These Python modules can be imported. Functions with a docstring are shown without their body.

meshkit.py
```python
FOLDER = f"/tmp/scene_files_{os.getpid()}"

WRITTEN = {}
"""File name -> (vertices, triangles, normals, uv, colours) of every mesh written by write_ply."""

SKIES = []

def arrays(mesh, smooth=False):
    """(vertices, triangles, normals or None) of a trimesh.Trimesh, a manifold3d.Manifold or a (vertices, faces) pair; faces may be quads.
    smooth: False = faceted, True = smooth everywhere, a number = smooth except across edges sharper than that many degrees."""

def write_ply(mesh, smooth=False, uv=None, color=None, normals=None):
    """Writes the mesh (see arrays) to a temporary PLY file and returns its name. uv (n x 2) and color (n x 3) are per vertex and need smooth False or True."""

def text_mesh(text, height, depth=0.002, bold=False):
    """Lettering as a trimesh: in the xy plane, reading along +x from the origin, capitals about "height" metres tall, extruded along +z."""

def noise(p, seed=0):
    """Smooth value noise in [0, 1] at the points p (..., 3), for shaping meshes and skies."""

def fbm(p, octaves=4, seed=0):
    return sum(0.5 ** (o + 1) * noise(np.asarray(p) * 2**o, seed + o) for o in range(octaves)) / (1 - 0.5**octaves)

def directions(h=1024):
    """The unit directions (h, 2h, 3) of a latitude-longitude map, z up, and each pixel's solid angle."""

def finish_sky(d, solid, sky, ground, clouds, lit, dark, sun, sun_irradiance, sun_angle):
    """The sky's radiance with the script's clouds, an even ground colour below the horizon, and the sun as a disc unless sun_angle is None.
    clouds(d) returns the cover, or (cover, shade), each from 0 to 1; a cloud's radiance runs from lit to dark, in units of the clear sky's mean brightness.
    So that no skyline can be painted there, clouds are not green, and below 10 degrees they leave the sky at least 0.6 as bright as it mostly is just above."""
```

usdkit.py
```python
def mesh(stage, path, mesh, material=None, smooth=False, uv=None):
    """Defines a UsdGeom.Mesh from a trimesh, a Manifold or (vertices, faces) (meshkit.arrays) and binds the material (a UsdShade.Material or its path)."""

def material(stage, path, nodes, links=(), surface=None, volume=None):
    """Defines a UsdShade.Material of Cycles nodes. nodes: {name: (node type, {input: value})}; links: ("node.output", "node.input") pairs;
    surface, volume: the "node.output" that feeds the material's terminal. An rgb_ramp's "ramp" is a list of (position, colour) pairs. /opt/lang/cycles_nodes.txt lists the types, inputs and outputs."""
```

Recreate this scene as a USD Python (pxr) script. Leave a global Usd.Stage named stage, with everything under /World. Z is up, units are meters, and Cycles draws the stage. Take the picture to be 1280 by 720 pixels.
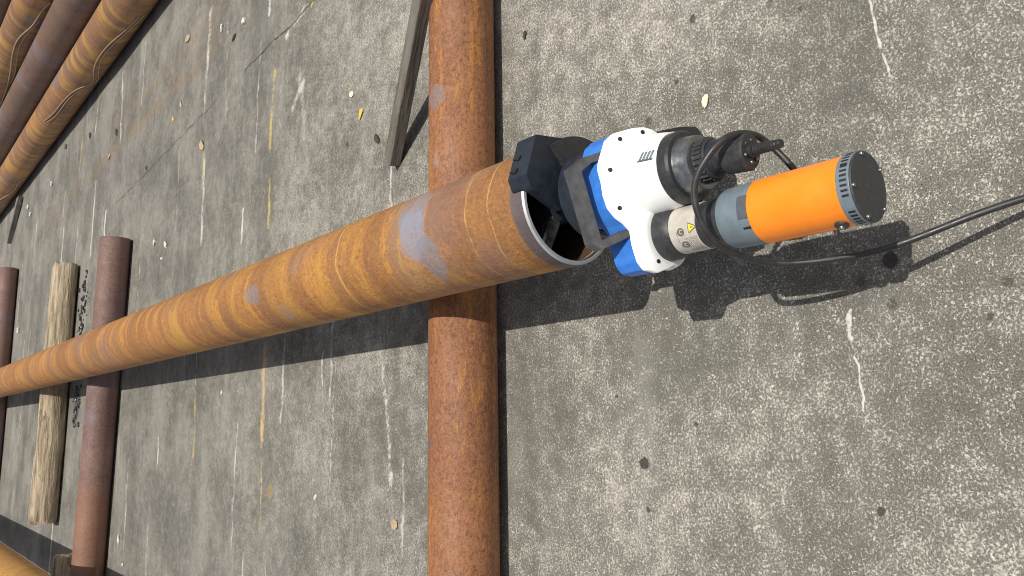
import math, random
import numpy as np, trimesh, manifold3d as m3, shapely.geometry as sg
import usdkit, meshkit
from shapely.geometry.polygon import orient
from pxr import Usd, UsdGeom, UsdLux, UsdShade, Gf, Sdf, Vt

stage = Usd.Stage.CreateInMemory()
UsdGeom.SetStageUpAxis(stage, UsdGeom.Tokens.z)
UsdGeom.SetStageMetersPerUnit(stage, 1.0)
UsdGeom.Xform.Define(stage, '/World')
UsdGeom.Scope.Define(stage, '/World/Looks')
rng = random.Random(7)
nrg = np.random.default_rng(7)

# ---------------------------------------------------------------- camera
cam = UsdGeom.Camera.Define(stage, '/World/camera')
cam.CreateHorizontalApertureAttr(36.0)
cam.CreateVerticalApertureAttr(20.25)
cam.CreateFocalLengthAttr(28.125)
cam.CreateClippingRangeAttr(Gf.Vec2f(0.01, 500))
RW = [[-0.01496115, 0.98570964, -0.16778757], [-0.63786909, -0.13863426, -0.75756424], [-0.76999948, 0.09569247, 0.63082784]]
CP = (-0.37619926, 0.0, 1.21136436)
cam.AddTransformOp().Set(Gf.Matrix4d(*[w for c in range(3) for w in (RW[0][c], RW[1][c], RW[2][c], 0)], *CP, 1))
cam.CreateExposureAttr(0.14)

# ---------------------------------------------------------------- light
SUN = np.array([0.16, -0.30, 1.0]); SUN /= np.linalg.norm(SUN)
ELEV, ROT = math.asin(SUN[2]), math.atan2(SUN[0], SUN[1])
dome = UsdLux.DomeLight.Define(stage, '/World/sky')
sky = usdkit.material(stage, '/World/Looks/sky_material', {
    'sky': ('sky_texture', {'sky_type': 'single_scattering', 'sun_disc': False, 'sun_elevation': ELEV, 'sun_rotation': ROT, 'aerosol_density': 3.0}),
    'pale': ('hsv', {'saturation': 0.45}),
    'bg': ('background_shader', {'strength': 0.095})}, [('sky.color', 'pale.color'), ('pale.color', 'bg.color')], surface='bg.background')
UsdShade.MaterialBindingAPI.Apply(dome.GetPrim()).Bind(sky)
sun = UsdLux.DistantLight.Define(stage, '/World/sun')
sun.CreateIntensityAttr(1.1); sun.CreateNormalizeAttr(True); sun.CreateAngleAttr(0.5)
sun.CreateColorAttr(Gf.Vec3f(1.0, 0.955, 0.875))
sun.AddTransformOp().Set(Gf.Matrix4d(Gf.Rotation(Gf.Vec3d(0, 0, 1), Gf.Vec3d(*map(float, SUN))), Gf.Vec3d(0, 0, 10)))
for d in (dome, sun):
    d.GetPrim().SetCustomDataByKey('kind', 'structure')

# ---------------------------------------------------------------- prim helpers
used = {}
def numbered(parent, name):
    key = (parent, name); n = used.get(key, -1) + 1; used[key] = n
    return f'{parent}/{name}' + (f'_{n:03d}' if n else '')
def tag(p, label=None, cat=None, group=None, kind=None):
    p = p.GetPrim() if hasattr(p, 'GetPrim') else p
    for k, v in (('label', label), ('category', cat), ('group', group), ('kind', kind)):
        if v: p.SetCustomDataByKey(k, v)
    return p
class Thing:
    def __init__(s, name, loc=(0, 0, 0), **t):
        s.path = numbered('/World', name); s.loc = np.array(loc, float)
        s.x = UsdGeom.Xform.Define(stage, s.path); s.x.AddTranslateOp().Set(Gf.Vec3d(*map(float, loc)))
        tag(s.x, **t)
    def part(s, name, mesh, mat, smooth=35, under=None, label=None, kind=None):
        v, f = va(mesh)
        p = numbered(under or s.path, name)
        tag(usdkit.mesh(stage, p, trimesh.Trimesh(v - s.loc, f, process=False), mat, smooth=smooth), label, kind=kind)
        return p
def single(name, mesh, mat, smooth=35, loc=(0, 0, 0), **t):
    p = numbered('/World', name); v, f = va(mesh)
    m = usdkit.mesh(stage, p, trimesh.Trimesh(v - np.array(loc), f, process=False), mat, smooth=smooth)
    if any(loc): m.AddTranslateOp().Set(Gf.Vec3d(*map(float, loc)))
    tag(m, **t); return p
def va(mesh):
    if hasattr(mesh, 'to_mesh'):
        m = mesh.to_mesh(); return np.array(m.vert_properties[:, :3], float), np.array(m.tri_verts)
    return np.array(mesh.vertices, float), np.array(mesh.faces)
cat_ = lambda *ms: trimesh.util.concatenate([trimesh.Trimesh(*va(m), process=False) for m in ms])

# ---------------------------------------------------------------- shape helpers
def lathe(prof, c=(0, 0, 0), axis=(0, 1, 0), n=96, closed=False):
    """prof: (along, radius) pairs revolved about the axis through c; hard corners kept by the smoothing angle"""
    a = np.array(axis, float); a /= np.linalg.norm(a)
    e1 = np.cross(a, (0, 0, 1.0)) if abs(a[2]) < .9 else np.array([1.0, 0, 0]); e1 /= np.linalg.norm(e1); e2 = np.cross(a, e1)
    th = np.linspace(0, 2 * np.pi, n, endpoint=False); P = np.array(prof, float); V = []
    for t, r in P:
        V.append(np.array(c) + a * t + r * (np.cos(th)[:, None] * e1 + np.sin(th)[:, None] * e2))
    V = np.concatenate(V); F = []
    k = len(P)
    for i in range(k if closed else k - 1):
        j = (i + 1) % k
        for q in range(n):
            w = (q + 1) % n
            F += [(i * n + q, j * n + q, j * n + w), (i * n + q, j * n + w, i * n + w)]
    m = trimesh.Trimesh(V, F, process=False)
    m.merge_vertices(); m.update_faces(m.nondegenerate_faces()); trimesh.repair.fix_normals(m)
    return m
def rod(y0, y1, r, c, b=.0015, n=96):
    """closed cylinder along Y between y0 and y1, edges bevelled; c = (x, z)"""
    return lathe([(y0, 0), (y0, r - b), (y0 + b, r), (y1 - b, r), (y1, r - b), (y1, 0)], (c[0], 0, c[1]), n=n)
def sweep(pts, r, n=12, smooth=True, res=8, taper=None):
    P = np.array(pts, float)
    if smooth:
        from scipy.interpolate import CubicSpline
        d = np.r_[0, np.cumsum(np.linalg.norm(np.diff(P, axis=0), axis=1))]
        P = CubicSpline(d, P)(np.linspace(0, d[-1], len(P) * res))
    T = np.gradient(P, axis=0); T /= np.linalg.norm(T, axis=1, keepdims=True)
    u = np.cross(T[0], (.3, .2, 1)); u /= np.linalg.norm(u); V = []
    th = np.linspace(0, 2 * np.pi, n, endpoint=False)
    for i, (p, t) in enumerate(zip(P, T)):
        u = u - t * (u @ t); u /= np.linalg.norm(u); w = np.cross(t, u)
        rr = r if taper is None else r * taper[min(int(i * len(taper) / len(P)), len(taper) - 1)]
        V.append(p + rr * (np.cos(th)[:, None] * u + np.sin(th)[:, None] * w))
    k = len(P); V = np.concatenate(V + [P[:1], P[-1:]]); F = []
    for i in range(k - 1):
        for q in range(n):
            w = (q + 1) % n
            F += [(i * n + q, i * n + w, (i + 1) * n + w), (i * n + q, (i + 1) * n + w, (i + 1) * n + q)]
    for q in range(n):
        w = (q + 1) % n; F += [(k * n, w, q), (k * n + 1, (k - 1) * n + q, (k - 1) * n + w)]
    m = trimesh.Trimesh(V, F, process=False); trimesh.repair.fix_normals(m); return m
def plate(poly, y0, y1, bevel=.002, both=True):
    """polygon in the XZ plane made a plate between y0 and y1 with bevelled rims (y0 faces the camera side)"""
    polys = []
    ys = [(y0, -bevel), (y0 + bevel, 0), (y1 - bevel, 0), (y1, -bevel if both else 0)]
    out = None
    for (ya, oa), (yb, ob) in zip(ys[:-1], ys[1:]):
        A = poly.buffer(min(oa, ob), join_style=1) if oa == ob == 0 else None
        if A is not None:
            s = extr(A, ya, yb)
        else:
            n = 3; s = None
            for i in range(n):
                t = (i + .5) / n
                # quarter-round steps
                o = -bevel * (1 - math.sqrt(1 - (1 - (t if oa < ob else 1 - t)) ** 2))
                q = extr(poly.buffer(o, join_style=1), ya + (yb - ya) * i / n, ya + (yb - ya) * (i + 1) / n)
                s = q if s is None else s + q
        out = s if out is None else out + s
    return out
def extr(poly, y0, y1):
    rings = [np.array(poly.exterior.coords)[:-1]] + [np.array(r.coords)[:-1] for r in poly.interiors]
    cs = m3.CrossSection([r for r in rings], m3.FillRule.EvenOdd)
    m = m3.Manifold.extrude(cs, y1 - y0)           # x, z -> local x, y ; height -> -Y after rotation
    return m.rotate([90, 0, 0]).translate([0, y1, 0])
def soft(pts, r):
    p = sg.Polygon(pts); p = p.buffer(-r).buffer(2 * r, quad_segs=8).buffer(-r, quad_segs=8)
    return p.simplify(.0003)
def mani(t):
    t = t.copy(); t.merge_vertices()
    return m3.Manifold(m3.Mesh(np.asarray(t.vertices, np.float32), np.asarray(t.faces, np.uint32)))
def box(lo, hi, b=.001):
    lo, hi = np.array(lo), np.array(hi); P = []
    for s in np.ndindex(2, 2, 2):
        c = np.where(s, hi, lo); d = np.where(s, -1, 1) * b
        for k in range(3):
            q = c + d; q[k] = c[k]; P.append(q)
    return trimesh.convex.convex_hull(np.array(P))
def on_cyl(mesh2, c, r, y, phi, off=.0004):
    """flat XY mesh (x = along -Y, y = round the cylinder) laid on a cylinder along Y"""
    v, f = va(mesh2); m = trimesh.Trimesh(v, f); 
    v2, f2 = trimesh.remesh.subdivide_to_size(m.vertices, m.faces, .004)
    a = math.radians(phi) + v2[:, 1] / r; rr = r + off + v2[:, 2]
    return trimesh.Trimesh(np.c_[c[0] + rr * np.cos(a), y - v2[:, 0], c[1] + rr * np.sin(a)], f2, process=False)

# ---------------------------------------------------------------- material helpers
class G:
    def __init__(s): s.n, s.l = {}, []
    def add(s, kind, out, **kw):
        nm = f'{kind}_{len(s.n)}'; vals = {}
        for k, v in kw.items():
            if isinstance(v, Ref): s.l.append((v.s, f'{nm}.{k}'))
            else: vals[k] = v
        s.n[nm] = (kind, vals); return Ref(f'{nm}.{out}', nm)
    def pos(s): return s.add('geometry', 'position')
    def obj(s): return s.add('texture_coordinate', 'object')
    def noise(s, v, scale, detail=4, rough=.55, dist=0, out='fac'): return s.add('noise_texture', out, vector=v, scale=scale, detail=detail, roughness=rough, distortion=dist)
    def vor(s, v, scale, feature='f1', out='distance', **k): return s.add('voronoi_texture', out, vector=v, scale=scale, feature=feature, **k)
    def map(s, v, scale=(1, 1, 1), rot=(0, 0, 0), loc=(0, 0, 0)): return s.add('mapping', 'vector', vector=v, scale=scale, rotation=rot, location=loc)
    def m(s, t, a, b=0., c=0., clamp=False): return s.add('math', 'value', math_type=t, value1=a, value2=b, value3=c, use_clamp=clamp)
    def rng(s, v, a, b, c=0., d=1., t='smoothstep'): return s.add('map_range', 'result', range_type=t, value=v, from_min=a, from_max=b, to_min=c, to_max=d, clamp=True)
    def mix(s, f, a, b, t='mix'): return s.add('mix', 'color', mix_type=t, fac=f, color1=a, color2=b)
    def ramp(s, f, stops): return s.add('rgb_ramp', 'color', fac=f, ramp=stops)
    def vm(s, t, a, b=(0, 0, 0)): return s.add('vector_math', 'value' if t in ('dot_product', 'distance', 'length') else 'vector', math_type=t, vector1=a, vector2=b)
    def bump(s, h, strength=.5, dist=.002): return s.add('bump', 'normal', height=h, strength=strength, distance=dist)
    def done(s, name, color, rough=.7, normal=None, **kw):
        if normal is not None: kw['normal'] = normal
        p = s.add('principled_bsdf', 'BSDF', base_color=color, roughness=rough, **kw)
        return usdkit.material(stage, f'/World/Looks/{name}', s.n, s.l, surface=p.s)
class Ref:
    def __init__(s, a, nm): s.s, s.nm = a, nm

def plain(name, col, rough=.45, wear=.25, scale=60, bump=.15, metallic=0., dirt=(.12, .10, .08), dirt_amt=.25, dust=0., **kw):
    """painted / plastic / metal part with a little mottling, dirt and scuffing"""
    g = G(); o = g.pos()
    n1 = g.noise(o, scale, 5, .6); n2 = g.noise(o, scale * .22, 4, .65)
    c = g.mix(g.rng(n1, .35, .75, 0, wear), col, tuple(np.clip(np.array(col) * 1.5 + .02, 0, 1)))
    c = g.mix(g.rng(n2, .52, .78, 0, dirt_amt), c, dirt)
    if dust:
        c = g.mix(g.rng(g.noise(o, scale * 3, 3), .5, .7, 0, dust), c, (.28, .25, .2))
    r = g.rng(n1, .3, .7, max(rough - .1, .05), rough + .12)
    return g.done(name, c, r, g.bump(g.noise(o, scale * 12, 3), bump, .0006), metallic=metallic, **kw)

# ---------------------------------------------------------------- ground
def ground_material(name, ylo, yhi):
    g = G(); p = g.pos()
    w = g.vm('add', p, g.vm('multiply', g.vm('subtract', g.noise(p, 9, 3, out='color'), (.5, .5, .5)), (.05, .05, 0)))
    big = g.noise(p, .55, 4, .6); mid = g.noise(p, 3.2, 5, .65)
    stretch = g.noise(g.map(p, (.7, 3.2, 1)), 2.0, 5, .65)
    # matrix
    base = g.ramp(mid, [(.25, (.105, .098, .084)), (.5, (.128, .121, .104)), (.75, (.154, .146, .127))])
    sxyz = g.add('separate_xyz', 'y', vector=p)
    near = g.rng(sxyz, 0.2, 2.6, 0, 1, 'linear')
    worn = g.m('add', g.rng(mid, .3, .7, -.045, .045, 'linear'), g.rng(big, .35, .65, -.04, .04, 'linear'))
    patchy = g.m('add', worn, g.rng(g.noise(p, 24, 3, .6), .3, .7, -.045, .045, 'linear'))
    # pale sand grains and pebbles worn bare, clumped; finer dark pores
    n1 = g.noise(p, 222, 2.5, .78, .5); n2 = g.noise(p, 480, 2, .7, .3)
    k1 = g.rng(g.m('add', n1, g.m('multiply', patchy, 1.25)), .508, .59)
    k2 = g.rng(g.m('add', n2, g.m('multiply', patchy, .6)), .51, .63)
    n3 = g.noise(p, 95, 3, .8, .5); k4 = g.rng(g.m('add', n3, g.m('multiply', patchy, .8)), .51, .60)
    tint = g.ramp(g.noise(p, 120, 2, .6), [(.3, (.31, .29, .25)), (.5, (.43, .405, .355)), (.7, (.60, .57, .51))])
    col = g.mix(g.m('multiply', k2, g.rng(near, 0, 1, .55, .35, 'linear')), base, (.40, .375, .325))
    col = g.mix(g.m('multiply', k1, g.rng(near, 0, 1, .95, .75, 'linear')), col, tint)
    col = g.mix(g.m('multiply', k4, g.rng(sxyz, .9, 2.6, .05, .34)), col, tint)
    col = g.mix(g.m('multiply', g.rng(n3, .46, .38), g.rng(sxyz, .9, 2.4, 0, .45)), col, (.062, .058, .05))
    k3 = g.rng(g.m('subtract', g.noise(p, 380, 2, .7), g.m('multiply', patchy, .5)), .54, .66)
    col = g.mix(g.m('multiply', k3, .85), col, (.055, .054, .045))
    grime = g.rng(g.m('add', sxyz, g.m('multiply', g.m('subtract', g.noise(p, 1.1, 4, .6), .5), 2.2)), 1.0, 4.5, 0, .55)
    col = g.mix(grime, col, g.mix(g.rng(mid, .35, .65), (.088, .083, .073), (.150, .143, .128)))
    col = g.mix(g.m('multiply', g.rng(g.noise(p, 40, 4, .8), .52, .68), g.rng(sxyz, 1.5, 4., 0, .5)), col, (.30, .285, .25))
    # trowelled / scraped bands running with the cross pipes
    col = g.mix(g.rng(stretch, .52, .72, 0, .25), col, (.34, .33, .30))
    col = g.mix(g.rng(g.noise(g.map(p, (.35, 1.5, 1), loc=(3, 7, 0)), 1.6, 4, .6), .5, .72, 0, .42), col, (.085, .082, .072))
    blot = g.add('math','value', math_type='multiply_add', value1=g.noise(p, 70, 4, .8), value2=.55, value3=g.m('multiply', g.noise(p, 11, 3, .75), .45))
    def streak(a, b, hw, c, amt=.9, brk=.47, rag=.05):
        nonlocal col
        if max(a[1], b[1]) + hw * 3 < ylo or min(a[1], b[1]) - hw * 3 > yhi: return
        a, b = np.array(a), np.array(b); m = (a + b) / 2; L = np.linalg.norm(b - a); d = (b - a) / L; n = np.array([-d[1], d[0]])
        al = g.m('absolute', g.m('subtract', g.vm('dot_product', p, (d[0], d[1], 0)), float(m @ d)))
        ac = g.m('absolute', g.m('subtract', g.vm('dot_product', w, (n[0], n[1], 0)), float(m @ n)))
        soft_ = g.m('multiply', g.rng(ac, hw * 1.5, hw * .1), g.rng(al, L / 2, L / 2 * .7))
        k = g.rng(g.m('add', blot, g.m('multiply', soft_, .30)), brk + .305, brk + .40 + rag, 0, amt * .92)
        k = g.m('multiply', k, g.rng(soft_, .0, .25))
        col = g.mix(k, col, c)
    white, yellow, tan = (.60, .58, .53), (.46, .35, .12), (.46, .34, .18)
    rust = (.21, .135, .06)
    # rust stains left by pipes, parallel to them
    streak((1.43, 2.9), (1.42, 9.2), .085, rust, .7, .36, .25)
    streak((1.60, 3.2), (1.60, 6.0), .11, rust, .65, .38, .25)
    streak((1.30, 3.4), (1.2, 7.0), .03, (.3, .2, .1), .4, .46, .2)
    streak((1.15, 5.8), (1.2, 9.5), .14, (.3, .25, .18), .5, .36, .25)
    # drips and scrapes
    streak((1.10, 2.93), (.66, 2.945), .022, yellow, .95, .37, .10)
    streak((.62, 2.94), (.36, 2.93), .019, yellow, .95, .37, .10)
    streak((-.02, 2.925), (-.47, 2.916), .024, tan, .95, .33, .10)
    streak((-.30, 2.925), (-.47, 2.918), .012, yellow, .8, .4)
    streak((-.46, 2.915), (-.78, 2.905), .016, yellow, .8, .40, .1)
    streak((1.75, 3.73), (1.0, 3.765), .030, white, .9, .39, .12)
    streak((1.72, 3.72), (1.40, 3.715), .016, yellow, .7, .42)
    streak((.97, 3.725), (.40, 3.70), .028, white, .9, .39, .12)
    streak((.95, 3.735), (.75, 3.73), .014, yellow, .8, .38)
    streak((-.20, 3.68), (-.55, 3.66), .020, yellow, .8, .38, .1)
    streak((.05, 3.69), (-.22, 3.68), .012, white, .7, .44)
    streak((1.62, 3.50), (.92, 3.45), .026, white, .6, .46)
    streak((2.05, 5.42), (1.30, 5.34), .035, white, .75, .43)
    streak((2.2, 6.05), (1.6, 6.1), .04, white, .7, .44)
    streak((1.6, 7.0), (1.0, 7.1), .05, white, .7, .45)
    streak((.9, 4.7), (.1, 4.72), .03, white, .6, .47)
    streak((-.1, 2.44), (-.36, 2.43), .010, white, .7, .42)
    streak((-.15, 2.06), (-.62, 1.99), .018, white, .75, .44)
    streak((1.21, 2.60), (1.14, 2.86), .024, white, .9, .40, .1)
    streak((.92, 2.63), (.80, 2.76), .028, white, .6, .40)
    streak((-.195, .622), (-.275, .618), .0060, white, .85, .37)
    streak((-.27, .619), (-.37, .612), .0032, white, .85, .33)
    streak((.30, .545), (.19, .537), .0042, white, .85, .35)
    streak((.197, .538), (.143, .518), .0046, white, .85, .36)
    streak((-.3, 1.15), (-.8, 1.1), .05, (.30, .29, .25), .5, .46, .2)
    streak((-.62, 4.70), (-.85, 4.69), .02, white, .7, .44)
    streak((.3, 8.2), (-.6, 8.2), .05, white, .6, .45)
    streak((.45, 8.9), (1.3, 8.8), .05, white, .6, .45)
    streak((1.55, 3.02), (1.28, 3.0), .02, white, .8, .38)
    streak((1.02, 2.70), (.62, 2.62), .03, white, .5, .40, .15)
    streak((1.9, 6.5), (1.5, 6.55), .035, yellow, .7, .40)
    streak((1.1, 5.6), (.7, 5.62), .03, white, .8, .38)
    streak((.55, 3.2), (.35, 3.21), .014, white, .8, .38)
    streak((1.3, 2.50), (1.16, 2.62), .012, yellow, .9, .34)
    mr = random.Random(5)
    for i in range(34):
        y = mr.uniform(1.75, 8.5); x = mr.uniform(-.9, 2.0) if y < 4 else mr.uniform(-.9, 2.2); l = mr.uniform(.1, .5) * (1 + y * .1)
        streak((x, y), (x - l, y + mr.uniform(-.02, .02)), mr.uniform(.006, .016) * (.6 + y * .18), (.50, .485, .44), mr.uniform(.7, 1.), mr.uniform(.34, .43), .12)
    # joint cut in the slab and a few hairline cracks
    dark = (.03, .028, .024)
    streak((1.20, 2.45), (1.15, 3.35), .007, dark, .85, .33)
    streak((1.15, 3.35), (1.02, 5.6), .010, dark, .7, .38)
    streak((1.9, 4.6), (1.2, 4.62), .008, dark, .6, .40)
    streak((1.7, 5.3), (1.0, 5.28), .008, dark, .6, .40)
    # oil drips
    def spot(x, y, r, amt=.85, sy=1.0, c=(.035, .033, .029)):
        nonlocal col
        if y + 2 * r * sy < ylo or y - 2 * r * sy > yhi: return
        d = g.vm('distance', g.vm('multiply', wspot, (1, 1 / sy, 0)), (x, y / sy, 0))
        col = g.mix(g.rng(d, r, r * .7, 0, amt), col, c)
    wspot = g.vm('add', p, g.vm('multiply', g.vm('subtract', g.noise(p, 60, 3, out='color'), (.5, .5, .5)), (.012, .012, 0)))
    wspot = g.vm('multiply', wspot, (1, 1, 0))
    for x, y, r, a in [(-.455, 1.062, .0135, .9), (-.138, .551, .016, .9), (-.513, .601, .008, .85), (-.543, 1.055, .007, .8),
                       (-.323, 1.129, .005, .8), (-.381, .931, .005, .8), (-.205, .555, .009, .5), (-.194, .395, .009, .6), (-.24, .42, .006, .6),
                       (.401, .889, .010, .75), (.395, .66, .008, .6), (.324, .664, .006, .5), (.288, .935, .006, .8), (.23, 1.01, .011, .5), (.36, .72, .008, .5),
                       (-.165, .60, .010, .4), (-.30, .35, .008, .4), (.07, 1.27, .006, .7), (.55, 2.3, .01, .6)]:
        spot(x, y, r, a)
    spot(-.245, .88, .055, .28, 1.4, (.08, .085, .07))
    spot(-.30, 1.0, .07, .22, 1.3, (.10, .105, .085))
    spot(.12, .75, .06, .2, 1.3, (.09, .09, .07))
    spot(-.60, 2.83, .03, .5, 1.0, (.3, .2, .06))
    # wet dark smear beside the far cross pipe
    spot(.05, 6.03, .10, .6, .9)
    spot(-.2, 6.02, .10, .6, .9)
    h = g.m('subtract', g.m('add', g.m('multiply', n1, .8), g.m('multiply', n2, .5)), g.m('multiply', k3, .25))
    return g.done(name, col, .9, g.bump(h, .6, .003), specular_ior_level=.2)
S = 70.0
gx = UsdGeom.Xform.Define(stage, '/World/ground')
tag(gx, 'weathered speckled concrete yard slab with rust stains and oil drips', 'ground', kind='structure')
cuts = [-S, 1.42, 2.5, 3.2, 3.95, 5.1, 7.0, S]
for i_, (lo, hi) in enumerate(zip(cuts[:-1], cuts[1:])):
    usdkit.mesh(stage, numbered('/World/ground', 'slab'), trimesh.Trimesh([(-S, lo, 0), (S, lo, 0), (S, hi, 0), (-S, hi, 0)], [(0, 1, 2), (0, 2, 3)], process=False), ground_material(f'weathered_concrete_{i_:03d}', lo, hi))

# ---------------------------------------------------------------- rust
def rust_material(name, axis, ochre, brown, dark, band=9., grey=.3, patch=(), end=None, rough=.66, hot=None, orange=None, speck=.4, rings=(), gold=0):
    """rusty steel; axis = 0 or 1, the pipe's axis in object space; banding runs round the pipe"""
    g = G(); o = g.obj()
    rnd = g.add('object_info', 'random'); sh = g.add('combine_xyz', 'vector', x=g.m('multiply', rnd, 7.), y=g.m('multiply', rnd, 13.), z=g.m('multiply', rnd, 5.))
    q = g.vm('add', o, sh)
    sc = [1, 1, 1]; sc[axis] = band
    skew = g.noise(q, 5, 3, out='color')
    qa = g.vm('add', q, g.vm('multiply', g.vm('subtract', skew, (.5, .5, .5)), (.22, .22, .22)))
    b1 = g.noise(g.map(qa, tuple(sc)), 1.7, 5, .62); b2 = g.noise(g.map(qa, tuple(np.where(np.array(sc) > 1, band * 4.5, 2))), 1.0, 4, .6)
    lsc = [9, 9, 9]; lsc[axis] = .7
    lon = g.noise(g.map(q, tuple(lsc)), 1.6, 4, .6)
    med = g.noise(q, 7, 6, .65); fine = g.noise(q, 90, 5, .7); grit = g.noise(q, 500, 2, .6)
    c = g.mix(g.rng(b1, .34, .66), ochre, brown)
    edge = g.rng(g.m('absolute', g.m('subtract', b1, .44)), .014, .003, 0, .35)
    c = g.mix(g.m('multiply', edge, g.rng(med, .42, .55)), c, tuple(np.array(ochre) * np.array([1.25, 1.35, 1.1])))
    c = g.mix(g.rng(b2, .55, .66, 0, .6), c, tuple(np.array(ochre) * np.array([1.2, 1.25, .9])))
    c = g.mix(g.rng(b2, .45, .36, 0, .5), c, brown)
    c = g.mix(g.rng(med, .50, .66, 0, .75), c, brown)
    c = g.mix(g.rng(g.noise(q, 3.1, 5, .7), .54, .66, 0, .6), c, tuple(np.array(brown) * np.array([.95, .9, 1.2])))
    c = g.mix(g.rng(lon, .55, .75, 0, .35), c, dark)
    if orange: c = g.mix(g.m('multiply', g.rng(g.noise(g.map(q, tuple(np.array(lsc) * .5 + .4)), 4, 7, .8), .53, .60), .8), c, orange)
    c = g.mix(g.rng(fine, .50, .66, 0, .6), c, tuple(np.array(dark) * 1.0))
    c = g.mix(g.rng(g.noise(q, 190, 3, .7), .54, .66, 0, .6), c, tuple(np.array(ochre) * 1.1))
    sp = g.vor(q, 70); c = g.mix(g.rng(sp, .16, .05, 0, .5), c, dark)
    if gold:                                                       # crisp-edged scale bands round the pipe, gold and violet brown by turns
        ay = g.add('separate_xyz', 'xyz'[axis], vector=o)
        sc2 = [1.6] * 3; sc2[axis] = 15.; qb = g.vm('add', q, g.vm('multiply', g.vm('subtract', g.noise(q, 3.2, 2, out='color'), (.5, .5, .5)), (.07, .07, .07))); sc2[axis] = 11.; rag = g.m('multiply', g.m('subtract', g.noise(q, 60, 4, .75), .5), .16); cb = g.m('add', g.noise(g.map(qb, tuple(sc2)), 1.0, 2, .55), rag)
        sc3 = [2.6] * 3; sc3[axis] = 5.; cb2 = g.m('add', g.noise(g.map(qb, tuple(sc3), loc=(2, 3, 4)), 1.0, 4, .65), rag)
        zone = g.rng(g.noise(g.map(q, (.4, .8, .4)), 1.3, 2), .35, .65, .35, 1)
        c = g.mix(g.m('multiply', g.rng(cb, .53, .575), g.m('multiply', zone, .60)), c, (.46, .26, .055))
        c = g.mix(g.m('multiply', g.rng(cb, .46, .41), .52), c, (.19, .092, .046))
        c = g.mix(g.rng(cb2, .56, .60, 0, .6), c, (.215, .115, .062))
        for ry, rw in rings:
            yy2 = g.m('absolute', g.m('subtract', g.add('separate_xyz', 'xyz'[axis], vector=g.vm('add', o, g.vm('multiply', g.vm('subtract', skew, (.5, .5, .5)), (.03, .06, .03)))), ry))
            c = g.mix(g.m('multiply', g.rng(yy2, rw, rw * .3), g.rng(med, .40, .58, 0, .8)), c, (.55, .31, .10))
    s1 = g.noise(g.map(q, tuple(np.where(np.arange(3) == axis, .55, 1.))), 130, 3, .75); s2 = g.noise(q, 260, 2.5, .75)
    c = g.mix(g.m('multiply', g.rng(s1, .53, .64), speck), c, tuple(np.array(ochre) * np.array([1.2, 1.25, 1.4])))
    c = g.mix(g.m('multiply', g.rng(s1, .47, .37), speck), c, dark)
    c = g.mix(g.m('multiply', g.rng(s2, .54, .66), speck), c, tuple(np.array(ochre) * np.array([1.3, 1.4, 1.5])))
    c = g.mix(g.m('multiply', g.rng(s2, .46, .36), speck), c, dark)
    if grey: c = g.mix(g.rng(g.noise(q, 2.6, 4, .5), .56, .64, 0, grey), c, (.165, .135, .16))
    wob = g.vm('add', o, g.vm('multiply', g.vm('subtract', g.noise(o, 26, 6, .8, out='color'), (.5, .5, .5)), (.075, .075, .075)))
    for (px, py, pz, rx, ry, rz, col, amt) in patch:
        d = g.vm('length', g.vm('multiply', g.vm('subtract', wob, (px, py, pz)), (1 / rx, 1 / ry, 1 / rz)))
        c = g.mix(g.m('multiply', g.rng(d, 1.05, .8), g.rng(fine, .40, .62, amt, amt * .55)), c, col)
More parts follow.
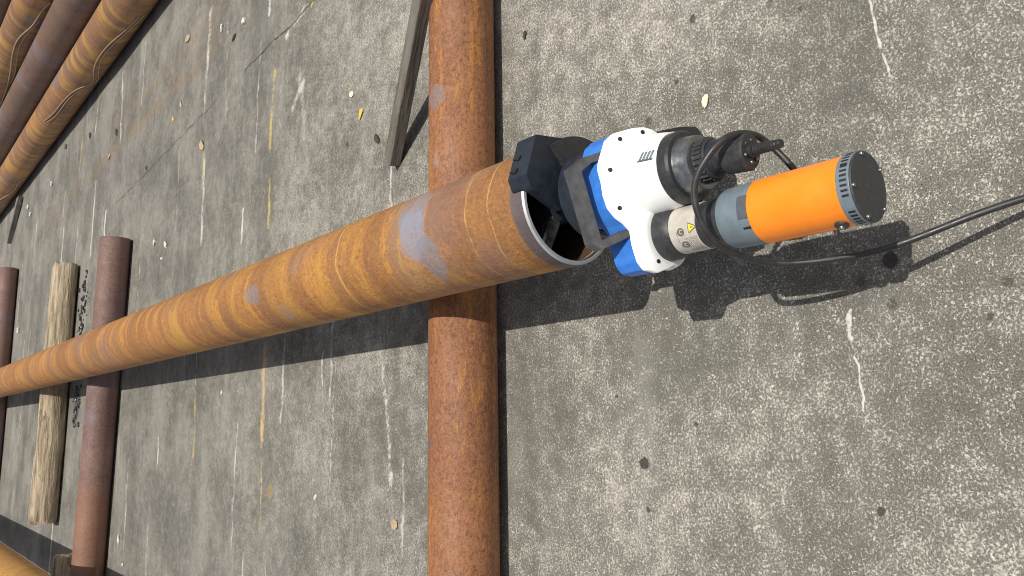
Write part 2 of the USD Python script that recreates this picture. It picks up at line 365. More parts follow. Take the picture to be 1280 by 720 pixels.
    if end:
        yy = g.add('separate_xyz', 'y', vector=g.vm('add', o, g.vm('multiply', g.vm('subtract', g.noise(o, 30, 3, out='color'), (.5, .5, .5)), (.012, .012, .012))))
        c = g.mix(g.rng(yy, end[0] + .003, end[0] - .003), c, g.mix(g.rng(med, .35, .65), end[1], tuple(np.array(end[1]) * 1.5)))
    c = g.mix(g.rng(grit, .35, .7, 0, .25), c, dark)
    h = g.m('add', g.m('multiply', fine, .7), g.m('add', g.m('multiply', s1, .9), g.m('add', g.m('multiply', s2, .4), g.m('multiply', b2, .5))))
    return g.done(name, c, g.rng(med, .3, .7, rough - .12, rough + .1), g.bump(h, .6, .0022), specular_ior_level=.35)

OCH, BRN, DRK = (.44, .205, .048), (.265, .112, .036), (.115, .054, .026)
R_MAIN, ZP, YE = .1095, .2749, .961
main_rust = rust_material('main_pipe_rust', 1, OCH, BRN, DRK, 5.5, .25, patch=[
    (.045, 1.31, ZP + .095, .050, .056, .06, (.22, .215, .255), .85), (-.005, 1.30, ZP + .11, .058, .047, .07, (.225, .24, .305), .95),
    (-.062, 1.255, ZP + .09, .055, .036, .06, (.19, .19, .22), .85), (-.02, 2.10, ZP + .11, .03, .05, .04, (.19, .18, .2), .75),
    (-.085, 1.95, ZP + .07, .03, .03, .04, (.24, .2, .18), .5)], end=(.995, (.085, .07, .072)), speck=.22, gold=1, rings=[(1.06, .003), (1.125, .003), (1.62, .004)])
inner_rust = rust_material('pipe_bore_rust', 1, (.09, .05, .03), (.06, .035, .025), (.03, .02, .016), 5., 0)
cross_rust = rust_material('cross_pipe_rust', 0, (.285, .122, .052), (.20, .082, .038), (.08, .038, .022), 3., 0, speck=.5, orange=(.42, .185, .035), patch=[
    (.42, 1.54, .165, .035, .03, .05, (.20, .165, .165), .85), (.25, 1.53, .165, .03, .012, .05, (.27, .22, .2), .6), (-.42, 1.56, .165, .012, .012, .03, (.10, .09, .10), .8)])
far_rust = rust_material('far_cross_pipe_rust', 0, (.19, .112, .09), (.135, .078, .066), (.07, .04, .034), 3., .45, speck=.5, patch=[
    (-1.0, 5.0, .13, .35, .25, .2, (.25, .115, .055), .6)])
pile_rust = rust_material('stacked_pipe_rust', 1, (.36, .18, .055), (.18, .10, .068), (.075, .045, .035), 4., .7, gold=1, speck=.15)
pile_rust2 = rust_material('stacked_pipe_dark_rust', 1, (.17, .10, .065), (.125, .075, .058), (.06, .04, .034), 3., .5)
steel = plain('machined_steel', (.36, .37, .385), .5, .15, 90, .1, .35, (.3, .28, .26), .3)

def tube_y(y0, y1, R, t, c, n=128, seg=1, chamfer=.003):
    ys = np.linspace(y0 + chamfer, y1 - chamfer, seg + 1)
    prof = [(y0, R - t), (y0, R - chamfer)] + [(y, R) for y in ys] + [(y1, R - chamfer), (y1, R - t)]
    return lathe(prof, (c[0], 0, c[1]), n=n, closed=True)
def tube_x(x0, x1, R, t, c, n=112):
    return lathe([(x0, R - t), (x0, R - .002), (x0 + .002, R), (x1 - .002, R), (x1, R - .002), (x1, R - t)], (0, c[0], c[1]), axis=(1, 0, 0), n=n, closed=True)

mp = Thing('long_pipe', (0, 0, 0), label='long ochre rusty steel pipe resting on cross pipes with machine in its open end', cat='pipe')
mp.part('pipe_wall', lathe([(YE + .005, R_MAIN), (16.0, R_MAIN), (16.0, R_MAIN - .008), (YE + .0075, R_MAIN - .008)], (0, 0, ZP), n=160), main_rust)
mp.part('bevelled_end', lathe([(YE + .0049, R_MAIN - .0002), (YE + .001, R_MAIN - .0025), (YE + .0005, R_MAIN - .0072), (YE + .02, R_MAIN - .0086)], (0, 0, ZP), n=160), steel, label='bright freshly machined bevel around the pipe mouth')
mp.part('bore', lathe([(YE + .004, R_MAIN - .0083), (15.9, R_MAIN - .0083)], (0, 0, ZP), n=128), inner_rust)

RC = .0827
single('cross_pipe', tube_x(-1.4, 1.9, RC, .007, (1.5423, RC)), cross_rust, cat='pipe', label='reddish brown rusty cross pipe nearest the machine, under the long pipe')
def yawed(m, x, y, deg):
    m = m.copy(); m.apply_transform(trimesh.transformations.rotation_matrix(math.radians(deg), (0, 0, 1), (x, y, 0))); return m
single('cross_pipe', yawed(tube_x(-2.2, .72, RC, .007, (4.99, RC)), -.2, 4.99, -3.2), far_rust, cat='pipe', label='dull purple brown cross pipe beside the timber log')
single('cross_pipe', tube_x(-2.4, 1.2, RC, .007, (9.05, RC)), far_rust, cat='pipe', label='farthest dark cross pipe at the left edge of the view')

# yellow pipe at the corner, with the trestle timbers that carry it outside the view
yel = rust_material('yellow_pipe_rust', 1, (.46, .25, .05), (.36, .17, .05), (.16, .08, .03), 3., 0)
YC = (-1.168, .40)
single('yellow_pipe', tube_y(4.0, 16, .11, .008, YC), yel, cat='pipe', label='orange yellow pipe cutting the bottom left corner, raised off the ground')

# ---------------------------------------------------------------- pipe pile
PR = .122; px0, pz0 = 2.14, .125; DX = PR * 2 * .7071
def pile_pipe_mesh(n=72): return lathe([(-6.5, PR - .008), (-6.5, PR - .002), (-6.497, PR), (6.497, PR), (6.5, PR - .002), (6.5, PR - .008)], (0, 0, 0), n=n, closed=True)
cls = {}
for nm, mt in (('pile_pipe_ochre', pile_rust), ('pile_pipe_dark', pile_rust2)):
    c = stage.CreateClassPrim(f'/World/_class_{nm}'); 
    usdkit.mesh(stage, f'/World/_class_{nm}/pipe_wall', pile_pipe_mesh(), mt, smooth=35); cls[nm] = c
rows = []
names = {(0, 0): 'ochre banded pipe lowest on the near face of the stacked pile, loose wires on it',
         (1, 0): 'purple brown pipe second from the ground on the near face of the pile',
         (2, 0): 'brown pipe third from the ground on the near face of the pile, with looped wire',
         (3, 0): 'dark brown pipe fourth from the ground on the near face of the pile'}
for r in range(5):
    for i in range(4 if r < 2 else 3):
        p = numbered('/World', 'stacked_pipe'); x = UsdGeom.Xform.Define(stage, p)
        z = pz0 + DX * r if r else pz0
        x.AddTranslateOp().Set(Gf.Vec3d(px0 + DX * r + 2 * DX * i, 9.6 + rng.uniform(-.1, .1) + .0 * r, z))
        x.AddRotateYOp().Set(rng.uniform(0, 360) if (r, i) != (0, 0) else 0)
        x.GetPrim().GetReferences().AddInternalReference(cls['pile_pipe_ochre' if r == 0 or rng.random() < .3 else 'pile_pipe_dark'].GetPath())
        x.GetPrim().SetInstanceable(True)
        tag(x, names.get((r, i), 'rusty steel pipe inside or on the hidden side of the stacked pile'), 'pipe', 'pipes stacked in the pile')

wire_m = plain('old_wire', (.34, .24, .16), .5, .4, 200, .1, .3)
def wire_on(c, R, yphi, name='wire', r=.0035, label=None, group=None):
    P = [(c[0] + (R + .004) * math.cos(math.radians(f)), y, c[1] + (R + .004) * math.sin(math.radians(f))) for y, f in yphi]
    single(name, sweep(P, r, 8), wire_m, cat='wire', label=label, group=group, loc=(P[0][0], P[0][1], 0))
c0 = (px0, pz0)
w1 = [(4.75, 200), (4.95, 190), (5.2, 176), (5.5, 173), (5.75, 188), (5.95, 196), (6.03, 180), (6.2, 165), (6.5, 158), (6.95, 145)]
wire_on(c0, PR, w1, label='upper strand of the loose wire pair snaking over the lowest ochre pipe of the pile')
wire_on(c0, PR, [(y - .02 + .0 * i, f + 9 + (4 if 3 < i < 7 else 0)) for i, (y, f) in enumerate(w1)], label='lower strand of the loose wire pair snaking over the lowest ochre pipe of the pile')
wire_on(c0, PR, [(8.7, 215), (8.9, 195), (9.1, 200), (9.4, 185), (9.8, 160), (10.2, 150)], r=.005, label='short dark wire hanging on the far end of the lowest pile pipe')
c2 = (px0 + 2 * DX, pz0 + 2 * DX)
wire_on(c2, PR, [(5.6, 205), (5.8, 190), (6.0, 185), (6.2, 170), (6.5, 168), (6.9, 185), (7.4, 200), (8.0, 205)], r=.005, label='looped wire draped over the third pipe up the pile')
wire_on(c2, PR, [(5.9, 200), (6.15, 182), (6.35, 178), (6.7, 190), (7.2, 200)], r=.004, label='thin short wire beside the looped one on the third pile pipe')

# ---------------------------------------------------------------- timbers
def wood_material(name, axis, pale, tanc, darkc):
    g = G(); o = g.obj(); sc = [7, 7, 7]; sc[axis] = .55
    gr = g.noise(g.map(o, tuple(sc)), 6, 6, .65, .4); kn = g.noise(o, 5, 4, .6); fi = g.noise(g.map(o, tuple(np.array(sc) * 3)), 8, 3)
    c = g.ramp(gr, [(.3, darkc), (.45, tanc), (.62, pale)])
    c = g.mix(g.rng(kn, .52, .68, 0, .75), c, tuple(np.array(tanc) * .7))
    c = g.mix(g.rng(g.noise(g.map(o, tuple(np.where(np.arange(3) == axis, .35, 1.))), 14, 5, .75), .55, .66, 0, .75), c, (.06, .038, .022))
    c = g.mix(g.rng(fi, .55, .75, 0, .4), c, darkc)
    return g.done(name, c, .8, g.bump(g.m('add', gr, fi), .8, .006))
log_m = wood_material('peeled_log_wood', 0, (.42, .35, .245), (.235, .18, .115), (.07, .05, .034))
def log(x0, x1, r0, r1, c0, c1, seed, n=40, k=60):
    t = np.linspace(0, 1, k); th = np.linspace(0, 2 * np.pi, n, endpoint=False); V = []
    for a in t:
        r = r0 + (r1 - r0) * a; x = x0 + (x1 - x0) * a; cy = c0[0] + (c1[0] - c0[0]) * a; cz = r * .99
        pr = np.c_[np.full(n, x * 2.2), np.cos(th) * 1.1, np.sin(th) * 1.1]
        rr = r * (1 + .16 * (meshkit.fbm(pr + seed, 4, seed) - .5) + .05 * np.sin(3 * th + seed)) * (1 - .10 * max(0, abs(a - .5) * 2 - .97) / .03)
        xs = x + (.02 * (meshkit.fbm(pr * 3, 2, seed) - .5) if a in (0, 1) else 0)
        V.append(np.c_[np.full(n, 0) + xs, cy + rr * np.cos(th), cz + rr * np.sin(th)])
    V = np.concatenate(V + [[(x0, c0[0], r0)], [(x1, c1[0], r1)]]); F = []
    for i in range(k - 1):
        for q in range(n):
            w = (q + 1) % n; F += [(i * n + q, i * n + w, (i + 1) * n + w), (i * n + q, (i + 1) * n + w, (i + 1) * n + q)]
    for q in range(n):
        w = (q + 1) % n; F += [(k * n, w, q), (k * n + 1, (k - 1) * n + q, (k - 1) * n + w)]
    m = trimesh.Trimesh(V, F, process=False); trimesh.repair.fix_normals(m); return m
single('timber_log', log(.79, -.99, .080, .086, (6.30, 0), (6.36, 0), 3), log_m, smooth=50, cat='log', label='pale knotty peeled timber log lying between two cross pipes')
single('timber_log', log(-1.10, -1.9, .085, .085, (5.50, 0), (5.55, 0), 11), log_m, smooth=50, cat='log', label='short split log end beside the purple brown cross pipe, half shaded by the yellow pipe')
# trestle for the raised yellow pipe, below the frame
grey_wood = wood_material('grey_batten_wood', 1, (.165, .148, .122), (.118, .104, .085), (.05, .044, .037))
for yy, lb in ((4.12, 'stack of timber blocks under the near end of the yellow pipe'), (12.5, 'stack of timber blocks under the far end of the yellow pipe')):
    tr = Thing('timber_trestle', (YC[0], yy, 0), label=lb, cat='trestle')
    for i in range(3):
        tr.part('block', box((YC[0] - .14, yy - .12, .003 + i * .096), (YC[0] + .03, yy + .12 - .02 * i, .096 + i * .096), .004), grey_wood, smooth=False)

# batten leaning on the cross pipe
A, B = np.array([.405, 1.985, .016]), np.array([.89, 1.290, .292])
def bar(A, B, w, h, up=(0, 0, 1)):
    d = B - A; L = np.linalg.norm(d); d /= L; s = np.cross(d, up); s /= np.linalg.norm(s); u = np.cross(s, d)
    m = box((-w / 2, 0, -h / 2), (w / 2, L, h / 2), .0015)
    M = np.eye(4); M[:3, 0], M[:3, 1], M[:3, 2], M[:3, 3] = s, d, u, A
    m = m.copy(); m.apply_transform(M); return m
bt = numbered('/World', 'wooden_batten')
L = float(np.linalg.norm(B - A)); bm = box((-.026, 0, -.017), (.026, L, .017), .0015)
bms = usdkit.mesh(stage, bt, bm, grey_wood, smooth=False)
d = (B - A) / L; s_ = np.cross(d, (0, 0, 1)); s_ /= np.linalg.norm(s_); u_ = np.cross(s_, d)
bms.AddTransformOp().Set(Gf.Matrix4d(*s_, 0, *d, 0, *u_, 0, *A, 1))
tag(bms, 'weathered grey wooden batten leaning on the reddish cross pipe', 'batten')
# grey stake by the pile
st = numbered('/World', 'wooden_stake'); A2, B2 = np.array([1.60, 9.70, .02]), np.array([1.97, 9.12, .03]); L2 = float(np.linalg.norm(B2 - A2))
sm = trimesh.convex.convex_hull(np.array([(-.03, 0, -.02), (.03, 0, -.02), (.03, 0, .02), (-.03, 0, .02), (-.045, L2 - .1, -.02), (.045, L2 - .1, -.02), (.045, L2 - .1, .022), (-.045, L2 - .1, .022), (0, L2, -.02), (.01, L2, .015)]))
sms = usdkit.mesh(stage, st, sm, grey_wood, smooth=False); d = (B2 - A2) / L2; s_ = np.cross(d, (0, 0, 1)); s_ /= np.linalg.norm(s_)
sms.AddTransformOp().Set(Gf.Matrix4d(*s_, 0, *d, 0, *np.cross(s_, d), 0, *A2, 1)); tag(sms, 'pointed grey wooden stake lying at the foot of the pipe pile', 'stake')

# ---------------------------------------------------------------- the machine
white = plain('white_enamel', (.80, .80, .78), .35, .1, 40, .06, dirt=(.35, .31, .26), dirt_amt=.22)
blue = plain('blue_enamel', (.025, .14, .46), .42, .35, 50, .2, dirt=(.02, .06, .16), dirt_amt=.45)
black = plain('black_plastic', (.022, .022, .024), .42, .4, 70, .2, dirt=(.06, .055, .05), dirt_amt=.4, dust=.06)
satin = plain('satin_black_paint', (.011, .015, .024), .42, .25, 50, .12, dirt=(.03, .03, .034), dirt_amt=.35)
gunmetal = plain('blackened_steel', (.24, .25, .255), .3, .3, 80, .2, .9, (.05, .05, .05), .4)
handle_m = plain('dark_grey_handle', (.065, .065, .068), .38, .4, 60, .2, .3, (.15, .14, .13), .3)
orange = plain('orange_enamel', (.84, .225, .012), .3, .12, 30, .05, dirt=(.62, .16, .02), dirt_amt=.35)
grey_p = plain('blue_grey_plastic', (.125, .16, .185), .42, .25, 60, .12, dirt=(.09, .10, .11), dirt_amt=.4)
grey_d = plain('grey_inset_plastic', (.07, .082, .095), .45, .2, 60, .1)
cap_m = plain('charcoal_cap', (.027, .029, .030), .55, .3, 50, .2, dirt=(.07, .068, .06), dirt_amt=.35, dust=.05)
hole = plain('dark_recess', (.008, .008, .009), .7, 0, 60, 0)
label_m = plain('worn_label', (.40, .37, .325), .5, .4, 45, .1, dirt=(.20, .15, .11), dirt_amt=.75)
ink = plain('label_ink', (.10, .085, .075), .6, .2, 200, 0)
yel_m = plain('warning_yellow', (.75, .58, .03), .5, .1, 200, 0, dirt_amt=.1)
rubber = plain('cable_rubber', (.018, .018, .019), .42, .4, 90, .15, dirt=(.04, .038, .036), dirt_amt=.3)
chrome = plain('bright_screw', (.6, .6, .6), .3, .1, 100, .05, 1.)
PA = (0.0, ZP); MO = (-.088, .243)
T = Thing('pipe_bevelling_machine', (0, .8, 0), label='white and blue pipe bevelling machine with orange motor, fixed in the open pipe end', cat='power tool')
mm = lambda pts: [(x / 1000, z / 1000) for x, z in pts]
F_BEND = lambda z: .75 * .012 * np.log1p(np.exp((z - .285) / .012))
def bend(mesh, el=.006):
    v, f = va(mesh.refine_to_length(el)); v[:, 1] += F_BEND(v[:, 2])
    return mani(trimesh.Trimesh(v, f, process=False))
outline = mm([(46, 336), (26, 341), (13, 343), (-8, 339), (-30, 337), (-51, 332), (-66, 323), (-75, 313), (-86, 305), (-110, 302), (-135, 296), (-148, 287), (-151, 268), (-143, 246),
              (-131, 222), (-112, 205), (-88, 197), (-60, 195), (-20, 190), (30, 192), (56, 212), (70, 238), (80, 268), (81, 284), (78, 300), (69, 324), (58, 333)])
plate_p = soft(outline, .006)
boss = lathe([(.82, .0), (.82, .066), (.79, .066), (.765, .064), (.74, .0585), (.733, .057), (.732, 0)], (.004, 0, .262), n=96)
sock = lathe([(.79, 0), (.79, .055), (.782, .053), (.779, .047), (.779, 0)], (MO[0], 0, MO[1]), n=96)
ridge = m3.Manifold.batch_hull([mani(rod(.765, .79, .012, (-.045, .295))), mani(rod(.75, .79, .012, (-.03, .245)))])
cp = T.part('cover_plate', bend(plate(plate_p, .779, .7905, .003)) + mani(boss) + mani(sock), white, smooth=40)
for x, z in ((.059, .318), (.009, .332), (.072, .286), (-.052, .322), (-.133, .268)):
    T.part('screw', lathe([(-.0012, 0), (-.0012, .003), (-.0004, .0036), (.006, .0036)], (x, .779 + float(F_BEND(z)), z), (0, 1, -.74 / (1 + math.exp(-(z - .285) / .012))), n=20), hole, under=cp)
em = None
e_o, e_u, e_v = np.array([.0088, .7642, .3256]), np.array([-.0004, -.0236, -.0051]), np.array([.0146, -.0030, -.0035])
e_n = np.cross(e_u, e_v); e_n *= np.sign(e_n[2]) / np.linalg.norm(e_n)
def slab(quad, t0, t1): return trimesh.convex.convex_hull(np.array([e_o + e_u * a + e_v * b + e_n * t for a, b in quad for t in (t0, t1)]))
for i in range(4):                                         # small ribbed emblem on the white cover
    T.part('emblem_bar', slab([(.06 + .24 * i, .12), (.20 + .24 * i, .12), (.30 + .24 * i, .95), (.16 + .24 * i, .95)], -.004, .0016), grey_p, smooth=False, under=cp)
T.part('emblem_base', slab([(-.02, -.05), (1.02, -.05), (1.04, .12), (0, .12)], -.004, .0012), grey_d, smooth=False, under=cp)
# blue gear case behind the cover
caseP = plate_p.buffer(-.0015)
case = bend(plate(caseP, .791, .836, .004))
pocket = mani(trimesh.creation.icosphere(3, 1.0))
mid = soft(mm([(22, 340), (2, 344), (-12, 341), (-26, 343), (-42, 339), (-54, 335), (-68, 322), (-72, 308), (-70, 270), (0, 260), (40, 290)]), .003)
case = case + bend(plate(mid, .82, .849, .005))
T.part('gear_case', case, blue, smooth=40)
hl = sg.LineString(mm([(42, 318), (28, 352), (11, 368), (-102, 345), (-108, 338), (-84, 296)])).buffer(.0064, join_style=2, cap_style=2).simplify(.0004)
T.part('guard_handle', bend(plate(hl, .789, .808, .0025)), handle_m, smooth=40)
blk = soft(mm([(78, 258), (100, 196), (108, 160), (96, 142), (80, 124), (45, 118), (20, 150), (30, 230)]), .006)
T.part('feed_box', plate(blk, .775, .85, .004), black)
# spindle
SP = (.002, .264)
T.part('spindle_flange', lathe([(.736, 0), (.736, .054), (.733, .056), (.718, .056), (.714, .053), (.714, 0)], (SP[0], 0, SP[1])), black)
T.part('spindle_sleeve', lathe([(.716, .0), (.716, .046), (.706, .044), (.690, .041), (.688, .036), (.688, 0)], (SP[0], 0, SP[1])), gunmetal)
kn = rod(.668, .690, .031, SP)
T.part('knurled_ring', cat_(kn, *[trimesh.creation.box((.004, .014, .004), trimesh.transformations.translation_matrix((SP[0] + .0315 * math.cos(a), .679, SP[1] + .0315 * math.sin(a)))) for a in np.linspace(0, 2 * np.pi, 26, endpoint=False)]), black)
T.part('spindle_shaft', lathe([(.672, 0), (.672, .028), (.66, .026), (.645, .023), (.63, .019), (.63, 0)], (SP[0], 0, SP[1])), satin)
pl_ax = np.array([-.004, -.052, -.004]); pc = np.array([-.003, .657, .2765])
pl = T.part('plug', lathe([(0, 0), (0, .0185), (.003, .0205), (.016, .0205), (.018, .0272), (.050, .0272), (.053, .025), (.053, 0)], pc, pl_ax), black)
e0 = pc + pl_ax / np.linalg.norm(pl_ax) * .053
for a in np.linspace(0, 2 * np.pi, 6, endpoint=False):
    T.part('socket_screw', trimesh.creation.icosphere(2, .0028).apply_translation(e0 + np.array([.016 * math.cos(a), .0, .016 * math.sin(a)])), gunmetal, under=pl)
sr_ax = np.array([-.004, -.05, .003]); prof = [(0, 0), (0, .011), (.008, .0105)]
for i in range(9): prof += [(.009 + i * .0045, .0062), (.0105 + i * .0045, .0082 - .0002 * i), (.0125 + i * .0045, .0082 - .0002 * i)]
prof += [(.052, .0055), (.052, 0)]
T.part('strain_relief', lathe(prof, e0 + np.array([.0, .001, .002]), sr_ax, n=32), rubber)
# motor
T.part('motor_collar', lathe([(.79, 0), (.79, .0425), (.766, .0420), (.752, .0375), (.7505, .036), (.7505, 0)], (MO[0], 0, MO[1])), black)
lb = T.part('label_sleeve', rod(.702, .7512, .0358, MO, .0008), label_m)
T.part('motor_neck', lathe([(.704, 0), (.704, .0345), (.682, .0345), (.664, .038), (.655, .042), (.655, 0)], (MO[0], 0, MO[1])), black)
gb = T.part('gear_head', lathe([(.661, 0), (.661, .0418), (.655, .0440), (.632, .0447), (.6125, .0447), (.6105, .0437), (.6075, .0437), (.6075, 0)], (MO[0], 0, MO[1])), grey_p)
def cyl_patch(r0, r1, y0, y1, f0, f1, c, n=14):
    V, F = [], []
    for f in np.radians(np.linspace(f0, f1, n)):
        for r in (r0, r1):
            for y in (y0, y1): V.append((c[0] + r * math.cos(f), y, c[1] + r * math.sin(f)))
    return trimesh.convex.convex_hull(np.array(V)) if f1 - f0 < 8 else cat_(*[trimesh.convex.convex_hull(np.array(V)[4 * i:4 * i + 8]) for i in range(n - 1)])
T.part('switch_plate', cyl_patch(.0415, .0457, .6085, .623, 68, 110, MO), grey_d, under=gb)
T.part('seam_notch', cyl_patch(.0415, .0452, .6085, .620, 126, 130, MO), hole, under=gb)
mh = T.part('motor_housing', lathe([(.6085, 0), (.6085, .0443), (.6065, .0456), (.546, .0456), (.5455, .04535), (.5445, .04535), (.544, .0456), (.4775, .0456), (.476, .0448), (.476, 0)], (MO[0], 0, MO[1]), n=128), orange)
bc = np.array([MO[0] + .045 * math.cos(math.radians(166)), .492, MO[1] + .045 * math.sin(math.radians(166))]); bd = bc - np.array([MO[0], .492, MO[1]])
bcp = T.part('brush_cap', lathe([(-.004, 0), (-.004, .009), (.003, .009), (.0045, .007), (.0045, 0)], bc, bd, n=32), black, under=mh)
T.part('brush_screw', lathe([(.003, 0), (.003, .0035), (.0055, .003), (.0055, 0)], bc, bd, n=16), chrome, under=mh)
vr = T.part('vent_ring', lathe([(.478, 0), (.478, .0462), (.4765, .0468), (.462, .0468), (.4605, .0462), (.4605, 0)], (MO[0], 0, MO[1]), n=128), grey_p)
for f in list(range(62, 118, 8)) + list(range(138, 172, 8)) + list(range(10, 60, 8)) + list(range(190, 340, 8)):
    T.part('vent_slot', cyl_patch(.043, .0471, .4635, .4725, f, f + 3.6, MO, 3), hole, under=vr)
ec = T.part('end_cap', lathe([(.462, 0), (.462, .0462), (.4595, .0464), (.4580, .0455), (.4575, .0065), (.457, .006), (.4567, 0)], (MO[0], 0, MO[1]), n=128), cap_m)
for f in (20, 98, 165, 235, 310):
    a = math.radians(f); T.part('cap_screw', lathe([(.4555, 0), (.4555, .0026), (.457, .0032), (.460, .0032)], (MO[0] + .0425 * math.cos(a), 0, MO[1] + .0425 * math.sin(a)), n=16), gunmetal, under=ec)
# print on the label sleeve: warning triangle, two round pictograms, rows of worn small print
def flat(poly, h=.00012): return trimesh.creation.extrude_polygon(poly, h, engine='earcut')
LR = .0358
tri = sg.Polygon([(-.0065, -.0065), (-.0065, .0075), (.007, .0005)]).buffer(.001)
T.part('warning_border', on_cyl(flat(tri), MO, LR, .7045 + .003, 101, .0002), ink, under=lb)
tri_b = tri.buffer(-.0014)
T.part('warning_triangle', on_cyl(flat(tri_b), MO, LR, .7045 + .003, 101, .0005), yel_m, under=lb)
bolt = sg.Polygon([(-.003, .0012), (.0003, .0015), (.0, .0004), (.0035, .0005), (.001, -.0008), (.0012, .0), (-.002, -.0008)])
T.part('warning_bolt', on_cyl(flat(bolt), MO, LR, .7045 + .003, 101, .0008), ink, under=lb)
for y, f in ((.729, 108), (.729, 142)):
    pic = sg.Point(0, 0).buffer(.0062)
    T.part('round_pictogram', on_cyl(flat(pic), MO, LR, y, f, .0002), ink, under=lb)
    w_ = sg.LineString([(.003, -.0025), (-.001, -.003), (-.002, .001), (.002, .003)]).buffer(.0007)
    T.part('pictogram_mark', on_cyl(flat(w_), MO, LR, y, f, .0005), label_m, under=lb)
rows_ = []
for i in range(9):
    u = -.004 + i * .0026
    x = -.006
    while x < .02:
        l = rng.uniform(.0015, .004); rows_.append(sg.box(u, x, u + .0008, x + l)); x += l + rng.uniform(.0008, .002)
for i in range(3):
    rows_.append(sg.box(-.015, -.018 + .011 * i, -.0142, -.011 + .011 * i))
T.part('small_print', cat_(*[on_cyl(flat(b), MO, LR, .722, 134 if i < 1000 else 0, .0002) for i, b in enumerate(rows_)]), ink, under=lb, kind='stuff')
# faceplate, mandrel and clamp inside the pipe
T.part('mandrel', lathe([(.846, 0), (.846, .045), (.90, .045), (.905, .032), (1.10, .032), (1.12, .026), (1.12, 0)], (0, 0, ZP)), satin)
T.part('faceplate', lathe([(.880, 0), (.880, .070), (.884, .074), (.915, .074), (.918, .070), (.918, 0)], (0, 0, ZP)), satin)
for a in (35, 155, 275):
    c_, s_2 = math.cos(math.radians(a)), math.sin(math.radians(a))
    j = box((.025, .985, -.012), (.0985, 1.06, .012), .003); M = np.eye(4); M[0, 0], M[0, 2], M[2, 0], M[2, 2] = c_, -s_2, s_2, c_; M[2, 3] = ZP
    j = j.copy(); j.apply_transform(M); T.part('clamp_jaw', j, gunmetal)
# tool holder: angular black plate over the rim with a shoe on the pipe's outside
poly = sg.Polygon([(x, ZP + z) for x, z in ((.0932, .0999), (.100, .04), (.0899, -.0069), (.03, .01), (-.0258, .0464), (.0032, .1143), (.0218, .1224))])
hold = extr(poly, .937, .957)
shoe = extr(poly - sg.Point(0, ZP).buffer(R_MAIN + .0012, quad_segs=32), .9569, .984)
th = T.part('tool_holder', hold + shoe, satin, smooth=30)
for dx, dz in ((.034, .1185), (.058, .111)):
    T.part('holder_notch', trimesh.convex.convex_hull(np.array([(dx - .004, .966, ZP + dz + .0035), (dx + .005, .962, ZP + dz + .001), (dx + .001, .9845, ZP + dz + .0025), (dx, .97, ZP + dz - .006)])), hole, under=th, smooth=False)
back = sg.Polygon([(0, ZP)] + [(.13 * math.cos(math.radians(f)), ZP + .13 * math.sin(math.radians(f))) for f in range(-24, 44, 6)]).intersection(sg.Point(0, ZP).buffer(.107, quad_segs=32))
T.part('backing_disc', extr(back, .927, .9365), black, smooth=30)
T.part('cutter_bit', trimesh.convex.convex_hull(np.array([(-.066, .910, .262), (-.060, .910, .240), (-.074, .912, .236), (-.076, .935, .266), (-.066, .940, .236), (-.084, .938, .244), (-.080, .950, .252), (-.072, .950, .236)])), plain('copper_bit', (.50, .13, .035), .45, .3, 120, .2, .2), smooth=False, label='small orange brown cutter bit at the lower lip of the pipe mouth')
# cable: one loop over the plug, then away to the right
cab = [(-.085, .560, .215), (-.075, .563, .190), (-.0474, .577, .185), (-.012, .5917, .2), (.0215, .6126, .222), (.0203, .6085, .27), (.0047, .6173, .315), (-.0224, .6386, .33), (-.0571, .6599, .33), (-.0926, .6631, .32), (-.1235, .6599, .3), (-.1412, .6537, .255),
       (-.1511, .6352, .2), (-.1523, .5644, .15), (-.1435, .508, .115), (-.1155, .414, .08), (-.0955, .345, .05), (-.075, .26, .015), (-.03, .15, .006), (.1, -.1, .006), (.2, -.6, .006)]
T.part('power_cable', sweep(cab, .0049, 14, res=10), rubber)

# ---------------------------------------------------------------- litter
def bit(kind, x, y, size, mat, label=None, group=None, elong=2., name=None, cat=None):
    a = rng.uniform(0, math.pi); n = 9
    th = np.linspace(0, 2 * np.pi, n, endpoint=False)
    if kind == 'leaf':
        P = [(size * elong * math.cos(t), size * math.sin(t) * (1 - .3 * math.cos(t)) * rng.uniform(.8, 1.2), .002 + size * .35 * abs(math.sin(t)) ** 1.5 * rng.uniform(.6, 1.2)) for t in th]
        V = np.array(P + [(0, 0, .0015)]); F = [(q, (q + 1) % n, n) for q in range(n)]
        V2 = V + (0, 0, .0008); m = trimesh.Trimesh(np.concatenate([V, V2]), [(c, b, a_) for a_, b, c in F] + [(a_ + n + 1, b + n + 1, c + n + 1) for a_, b, c in F] +
            [t for q in range(n) for t in ((q, q + n + 1, (q + 1) % n), ((q + 1) % n, q + n + 1, (q + 1) % n + n + 1))], process=False)
    else:
        m = trimesh.creation.icosphere(1, 1.0); v = m.vertices * nrg.uniform(.7, 1.15, (len(m.vertices), 1)); m = trimesh.Trimesh(v * (size * elong, size, size * .55) + (0, 0, size * .4), m.faces)
    c, s = math.cos(a), math.sin(a); v = np.array(m.vertices); v = np.c_[v[:, 0] * c - v[:, 1] * s + x, v[:, 0] * s + v[:, 1] * c + y, v[:, 2]]
    single(name or ('dry_leaf' if kind == 'leaf' else 'stone_chip'), trimesh.Trimesh(v, m.faces, process=False), mat, smooth=False, loc=(x, y, 0), label=label, cat=cat or ('leaf' if kind == 'leaf' else 'stone'), group=group)
tan_m = plain('dry_leaf_tan', (.34, .25, .15), .8, .4, 150, .3); yel_l = plain('dry_leaf_yellow', (.55, .34, .05), .75, .3, 150, .3)
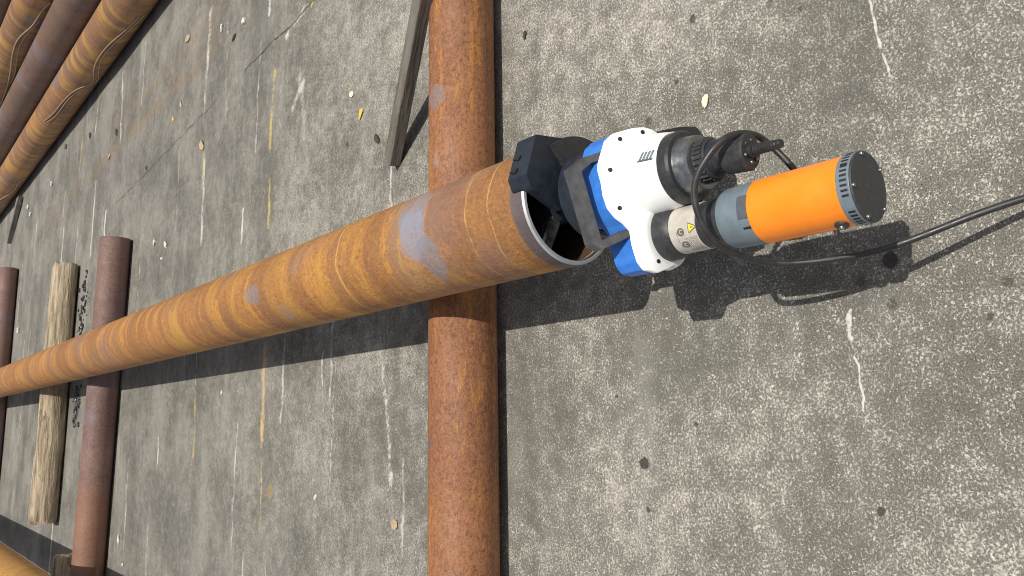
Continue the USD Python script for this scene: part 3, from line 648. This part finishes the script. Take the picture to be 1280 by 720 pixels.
dark_l = plain('dark_leaf', (.035, .028, .022), .8, .3, 150, .3); chip_m = plain('pale_chip', (.46, .44, .39), .8, .3, 150, .3); cream = plain('cream_leaf', (.58, .52, .38), .75, .3, 150, .3)
bit('leaf', .625, 2.206, .010, yel_l, 'small yellow dry leaf on the concrete left of the leaning batten')
bit('leaf', .512, 2.101, .011, dark_l, 'dark curled leaf on the concrete by the foot of the batten')
bit('leaf', .717, 2.274, .010, cream, 'cream leaf fragment left of the batten, farther up than the yellow leaf', elong=1.6)
bit('leaf', .224, .868, .0075, cream, 'cream oblong leaf on the concrete above the white machine cover', elong=1.8)
bit('leaf', 1.636, 4.074, .018, tan_m, 'curled tan leaf on the concrete right of the pipe pile', elong=2.2)
bit('leaf', .967, 3.759, .019, tan_m, 'tan leaf at the top of the yellow and white drip line')
bit('leaf', -.646, 1.976, .014, tan_m, 'round tan leaf left of the reddish cross pipe near its lower end', elong=1.2)
bit('leaf', .569, 1.388, .006, dark_l, 'small dark leaf scrap just right of the top of the reddish cross pipe')
bit('stone', -.952, 4.773, .011, chip_m, 'cream wood chip lying right of the purple brown cross pipe', elong=2.6, name='wood_chip', cat='wood chip')
bit('stone', .559, 8.68, .022, chip_m, 'white stone chip left of the timber log', elong=1.5)
GRP = 'small pale chips scattered on the slab'
for x, y, s in ((1.486, 3.56, .012), (1.4, 3.276, .016), (1.658, 8.581, .02), (1.769, 8.761, .02), (.615, 4.443, .014), (.564, 4.24, .014), (-.23, 3.344, .008), (-.599, 2.463, .007), (-1.07, 4.664, .009), (.50, 4.3, .009), (1.72, 7.6, .02)):
    bit('stone', x, y, s, chip_m, 'small pale stone chip lying loose on the bare concrete', GRP, elong=rng.uniform(1.2, 1.9))
GRP = 'small dry leaves scattered towards the pile'
for x, y, s, m_ in ((1.372, 3.396, .012, dark_l), (1.756, 6.253, .02, dark_l), (1.919, 7.126, .02, dark_l), (1.41, 5.612, .014, tan_m), (1.544, 5.465, .018, dark_l), (1.293, 4.12, .011, tan_m), (1.253, 4.244, .010, yel_l), (1.1, 4.7, .010, dark_l)):
    bit('leaf', x, y, s, m_, 'tiny dry leaf on the stained concrete between the long pipe and the pile', GRP)
# black slag and swarf beside the log
slag = plain('glossy_slag', (.02, .02, .024), .25, .3, 100, .3)
ms = []
for i in range(110):
    x = rng.choice([rng.uniform(.25, .7), rng.uniform(-.34, .15)]); y = 6.03 + rng.gauss(0, .05) + .02 * x; s = rng.uniform(.004, .013)
    m = trimesh.creation.icosphere(1, 1.0); v = m.vertices * nrg.uniform(.6, 1.2, (len(m.vertices), 1)) * (s * rng.uniform(1, 1.8), s, s * .8) + (x, y, s * .4); ms.append(trimesh.Trimesh(v, m.faces))
single('slag_crumbs', cat_(*ms), slag, smooth=False, kind='stuff', label='glossy black slag crumbs spilled between the log and the cross pipe', cat='slag')
